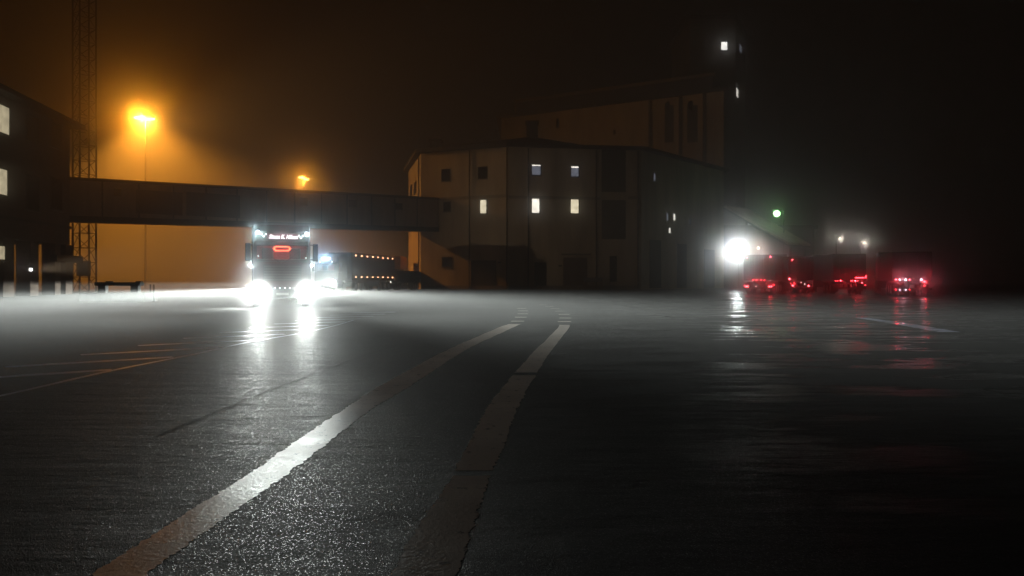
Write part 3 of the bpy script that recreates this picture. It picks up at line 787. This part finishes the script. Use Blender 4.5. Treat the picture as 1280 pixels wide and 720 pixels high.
# D: 1042..1085
dD = 62
D_ = parked_trailer(1062, dD, R(-12), 'lorry with a short row of dim red lights, middle of the right side', M['trailer'],
    [(x, pz(351, dD), r, mt) for x, r, mt in ((-1.12, .03, 'red'), (-.97, .04, 'red'), (-.72, .05, 'red_hot'), (-.66, .04, 'red'), (.1, .045, 'red'), (.2, .04, 'red'), (.42, .055, 'red_hot'), (.6, .035, 'red'))] +
    [(.95, pz(353.4, dD), .045, 'red_hot'), (1.2, pz(356.3, dD), .04, 'red')], w=1.28, zt=3.4, length=9, cab_=True)
MB().box((.78, -.13, pz(347.2, dD)), (.7, .05, .07)).build('light_bar', M['red'], D_)
MB().box((1.24, -.13, pz(346, dD)), (.06, .05, .22)).build('light_bar', M['red'], D_)
# E: 1118..1163
dE = 55
E_ = parked_trailer(1140, dE, R(-20), 'rightmost lorry with whitish reversing lights in a red glow', M['trailer'],
    [(x, pz(349.6, dE), r, mt) for x, r, mt in ((-1.08, .05, 'red_hot'), (-.83, .06, 'blue_white'), (-.43, .06, 'blue_white'), (-.18, .05, 'red_hot'), (.6, .06, 'blue_white'))] +
    [(x, pz(362.2, dE), r, mt) for x, r, mt in ((-1.08, .035, 'red'), (-.83, .045, 'blue_white'), (-.43, .045, 'blue_white'), (-.18, .035, 'red'))] +
    [(.8, pz(352, dE), .055, 'red_hot'), (.8, pz(357, dE), .04, 'red')], w=1.32, zt=3.3, length=9, cab_=True)
def halo(par, x, z, col, pw, y=-.45, sz=.12): fwd('tail_light_halo', (x, y, z), col, pw*.85, par, 50, r=sz, yaw=math.degrees(-par.rotation_euler.z)-math.degrees(math.atan2(par.location.x, par.location.y)))
halo(A_, -.05, pz(350, dA), RED, 26); halo(A_, .9, pz(358, dA), RED, 22); halo(A_, -.95, pz(358, dA), RED, 18); halo(A_, .9, 3.1, RED, 6)
halo(B_, -.9, pz(348.6, dB_), RED, 9); halo(B_, -.7, pz(356, dB_), RED, 16); halo(B_, .62, pz(357, dB_), RED, 12); halo(B_, -.75, 2.95, RED, 5)
halo(D_, -.8, pz(351, dD), RED, 18); halo(D_, .35, pz(351, dD), RED, 16); halo(D_, .85, pz(350, dD), RED, 14)
halo(E_, -1.05, pz(350, dE), RED, 50); halo(E_, -.65, pz(350, dE), (1, .4, .5), 34); halo(E_, .62, pz(350, dE), (.9, .4, .5), 22); halo(E_, .85, pz(353, dE), RED, 50)
# thin post in front of lorry E
pe = thing('marker_post', 'thin dark post standing in front of the rightmost lorry', 'post', at(1135.5, 50))
MB().cyl((0, 0, 0), (0, 0, pz(341, 50)), .035, seg=8).build('pole', M['dark_steel'], pe)

# ------------------------------------------------------------------ right-hand lamps
fl_ = thing('floodlight', 'blinding white floodlight on a post under the loading canopy', 'lamp', at(921, 94))
zf = pz(314, 94)
MB().cyl((.5, .9, 0), (.5, .9, zf+.8), .09, .07).build('pole', M['galv'], fl_)
MB().cyl((.5, .9, zf+.4), (0, .12, zf), .05, seg=8).build('bracket', M['galv'], fl_)
hd = MB().box((0, .15, zf), (1.0, .25, .75), bevel=.05).build('lamp_housing', M['steel'], fl_)
MB().cyl((0, -.03, zf), (0, .02, zf), .42, seg=28).build('lens', M['flood'], hd)
FLP = 5200
l = light('SPOT', 'flood_beam', (0, -.15, zf), (.9, 1, .97), FLP*.03, fl_, .35, spot_size=R(150), spot_blend=.8); l.rotation_euler = (R(75), 0, R(174))
fwd('flood_halo', (0, -.3, zf), (.9, 1, .97), 2300, fl_, 44, tilt=5, r=.35, yaw=-17)
def post_lamp(px, py, d, label, mat, col, pw, r=.12, pole=True, arm=.0, cat='lamp post'):
    z = pz(py, d); t = thing('street_lamp' if pole else 'small_lamp', label, cat, at(px, d))
    MB().cyl((arm, .15, 0), (arm, .15, z+.25), .09, .06).build('pole', M['galv'], t)
    MB().cyl((arm, .15, z+.25), (0, 0, z+.2), .04, seg=8).build('arm', M['galv'], t)
    h = MB().box((0, .05, z+r+.08), (r*2.6, r*2.4, .1), bevel=.03).build('lamp_head', M['steel'], t)
    MB().sph((0, 0, z), r, (1.05, 1, 1)).build('lens', M[mat], h)
    fwd('lamp_glow', (0, -.25, z-.05), col, pw*3.0, t, 44, r=.15, yaw=-math.degrees(math.atan2(t.location.x, t.location.y)))
    return t
post_lamp(971, 267, 100, 'small green lamp shining above the loading canopy', 'green_lamp', (.2, 1, .12), 1300, .42, arm=1.0)
post_lamp(1050, 298, 110, 'small pale lamp on a pole, left one of the far pair', 'warm_pt', (1, .93, .8), 70, .13, arm=-.5)
post_lamp(1080, 304, 112, 'small pale lamp on a pole, right one of the far pair', 'warm_pt', (1, .93, .8), 60, .12, arm=-.5)
post_lamp(948, 310, 92, 'little warm lamp hanging right of the white floodlight', 'warm_pt', (1, .7, .42), 35, .13, arm=.4)
post_lamp(1019.5, 333, 75, 'short white lamp post right of the red-lit lorries', 'white_pt', (1, .95, .9), 16, .07, arm=.12)
# pallet stack at mill
ps = thing('pallet_stack', 'low stack of pallets against the mill wall', 'pallets', at(741, 91.0))
for k in range(5):
    MB().b2((-1.2, -.6, k*.19), (1.2, .5, k*.19+.03)).b2((-1.2, -.6, k*.19+.11), (1.2, .5, k*.19+.14)).b2((-1.1, -.5, k*.19+.03), (-.9, .4, k*.19+.11)).b2((.9, -.5, k*.19+.03), (1.1, .4, k*.19+.11)).build('pallet', M['pallet'], ps)
MB().b2((-1.1, -.5, .95), (1.1, .4, 1.5)).build('load', M['trailer_grey'], ps)

# ------------------------------------------------------------------ world: night sky and fog
w = bpy.data.worlds.new("World"); S.world = w; w.use_nodes = True; nt = w.node_tree
bg = nt.nodes['Background']
sky = nt.nodes.new('ShaderNodeTexSky'); sky.sky_type = 'NISHITA'; sky.sun_disc = False; sky.sun_elevation = R(-8); sky.sun_rotation = R(200)
nt.links.new(sky.outputs[0], bg.inputs[0]); bg.inputs[1].default_value = .01
DENS = .0095
vs_ = nt.nodes.new('ShaderNodeVolumeScatter'); vs_.inputs['Density'].default_value = DENS; vs_.inputs['Anisotropy'].default_value = .35
vs_.inputs['Color'].default_value = (1, 1, 1, 1)
ve = nt.nodes.new('ShaderNodeEmission'); ve.inputs[0].default_value = (1, .88, .62, 1); ve.inputs[1].default_value = DENS*.0003
vs_.inputs['Density'].default_value = DENS*.55; vs_.inputs['Anisotropy'].default_value = .1
vf = nt.nodes.new('ShaderNodeVolumeScatter'); vf.inputs['Density'].default_value = DENS*.45; vf.inputs['Anisotropy'].default_value = .98; vf.inputs['Color'].default_value = (1, 1, 1, 1)
a0 = nt.nodes.new('ShaderNodeAddShader'); nt.links.new(vs_.outputs[0], a0.inputs[0]); nt.links.new(vf.outputs[0], a0.inputs[1])
ad = nt.nodes.new('ShaderNodeAddShader'); nt.links.new(a0.outputs[0], ad.inputs[0]); nt.links.new(ve.outputs[0], ad.inputs[1])
nt.links.new(ad.outputs[0], nt.nodes['World Output'].inputs['Volume'])

# ------------------------------------------------------------------ camera & render
cd = bpy.data.cameras.new('camera'); cam = bpy.data.objects.new('camera', cd); COL.objects.link(cam)
cd.sensor_width = 36; cd.lens = 36*F/1280; cd.clip_end = 3000; cd.clip_start = .05
cam.location = (0, 0, CH); cam.rotation_euler = (R(90), 0, 0); cd.shift_y = -10/1280
S.camera = cam
S.view_settings.view_transform = 'Standard'; S.view_settings.look = 'None'; S.view_settings.exposure = 0
cy = S.cycles
cy.use_denoising = True
try: cy.denoiser = 'OPENIMAGEDENOISE'
except Exception: pass
cy.max_bounces = 5; cy.diffuse_bounces = 2; cy.glossy_bounces = 2; cy.transmission_bounces = 2; cy.volume_bounces = 0; cy.transparent_max_bounces = 6
cy.sample_clamp_indirect = 4; cy.use_light_tree = True; cy.caustics_reflective = False; cy.caustics_refractive = False
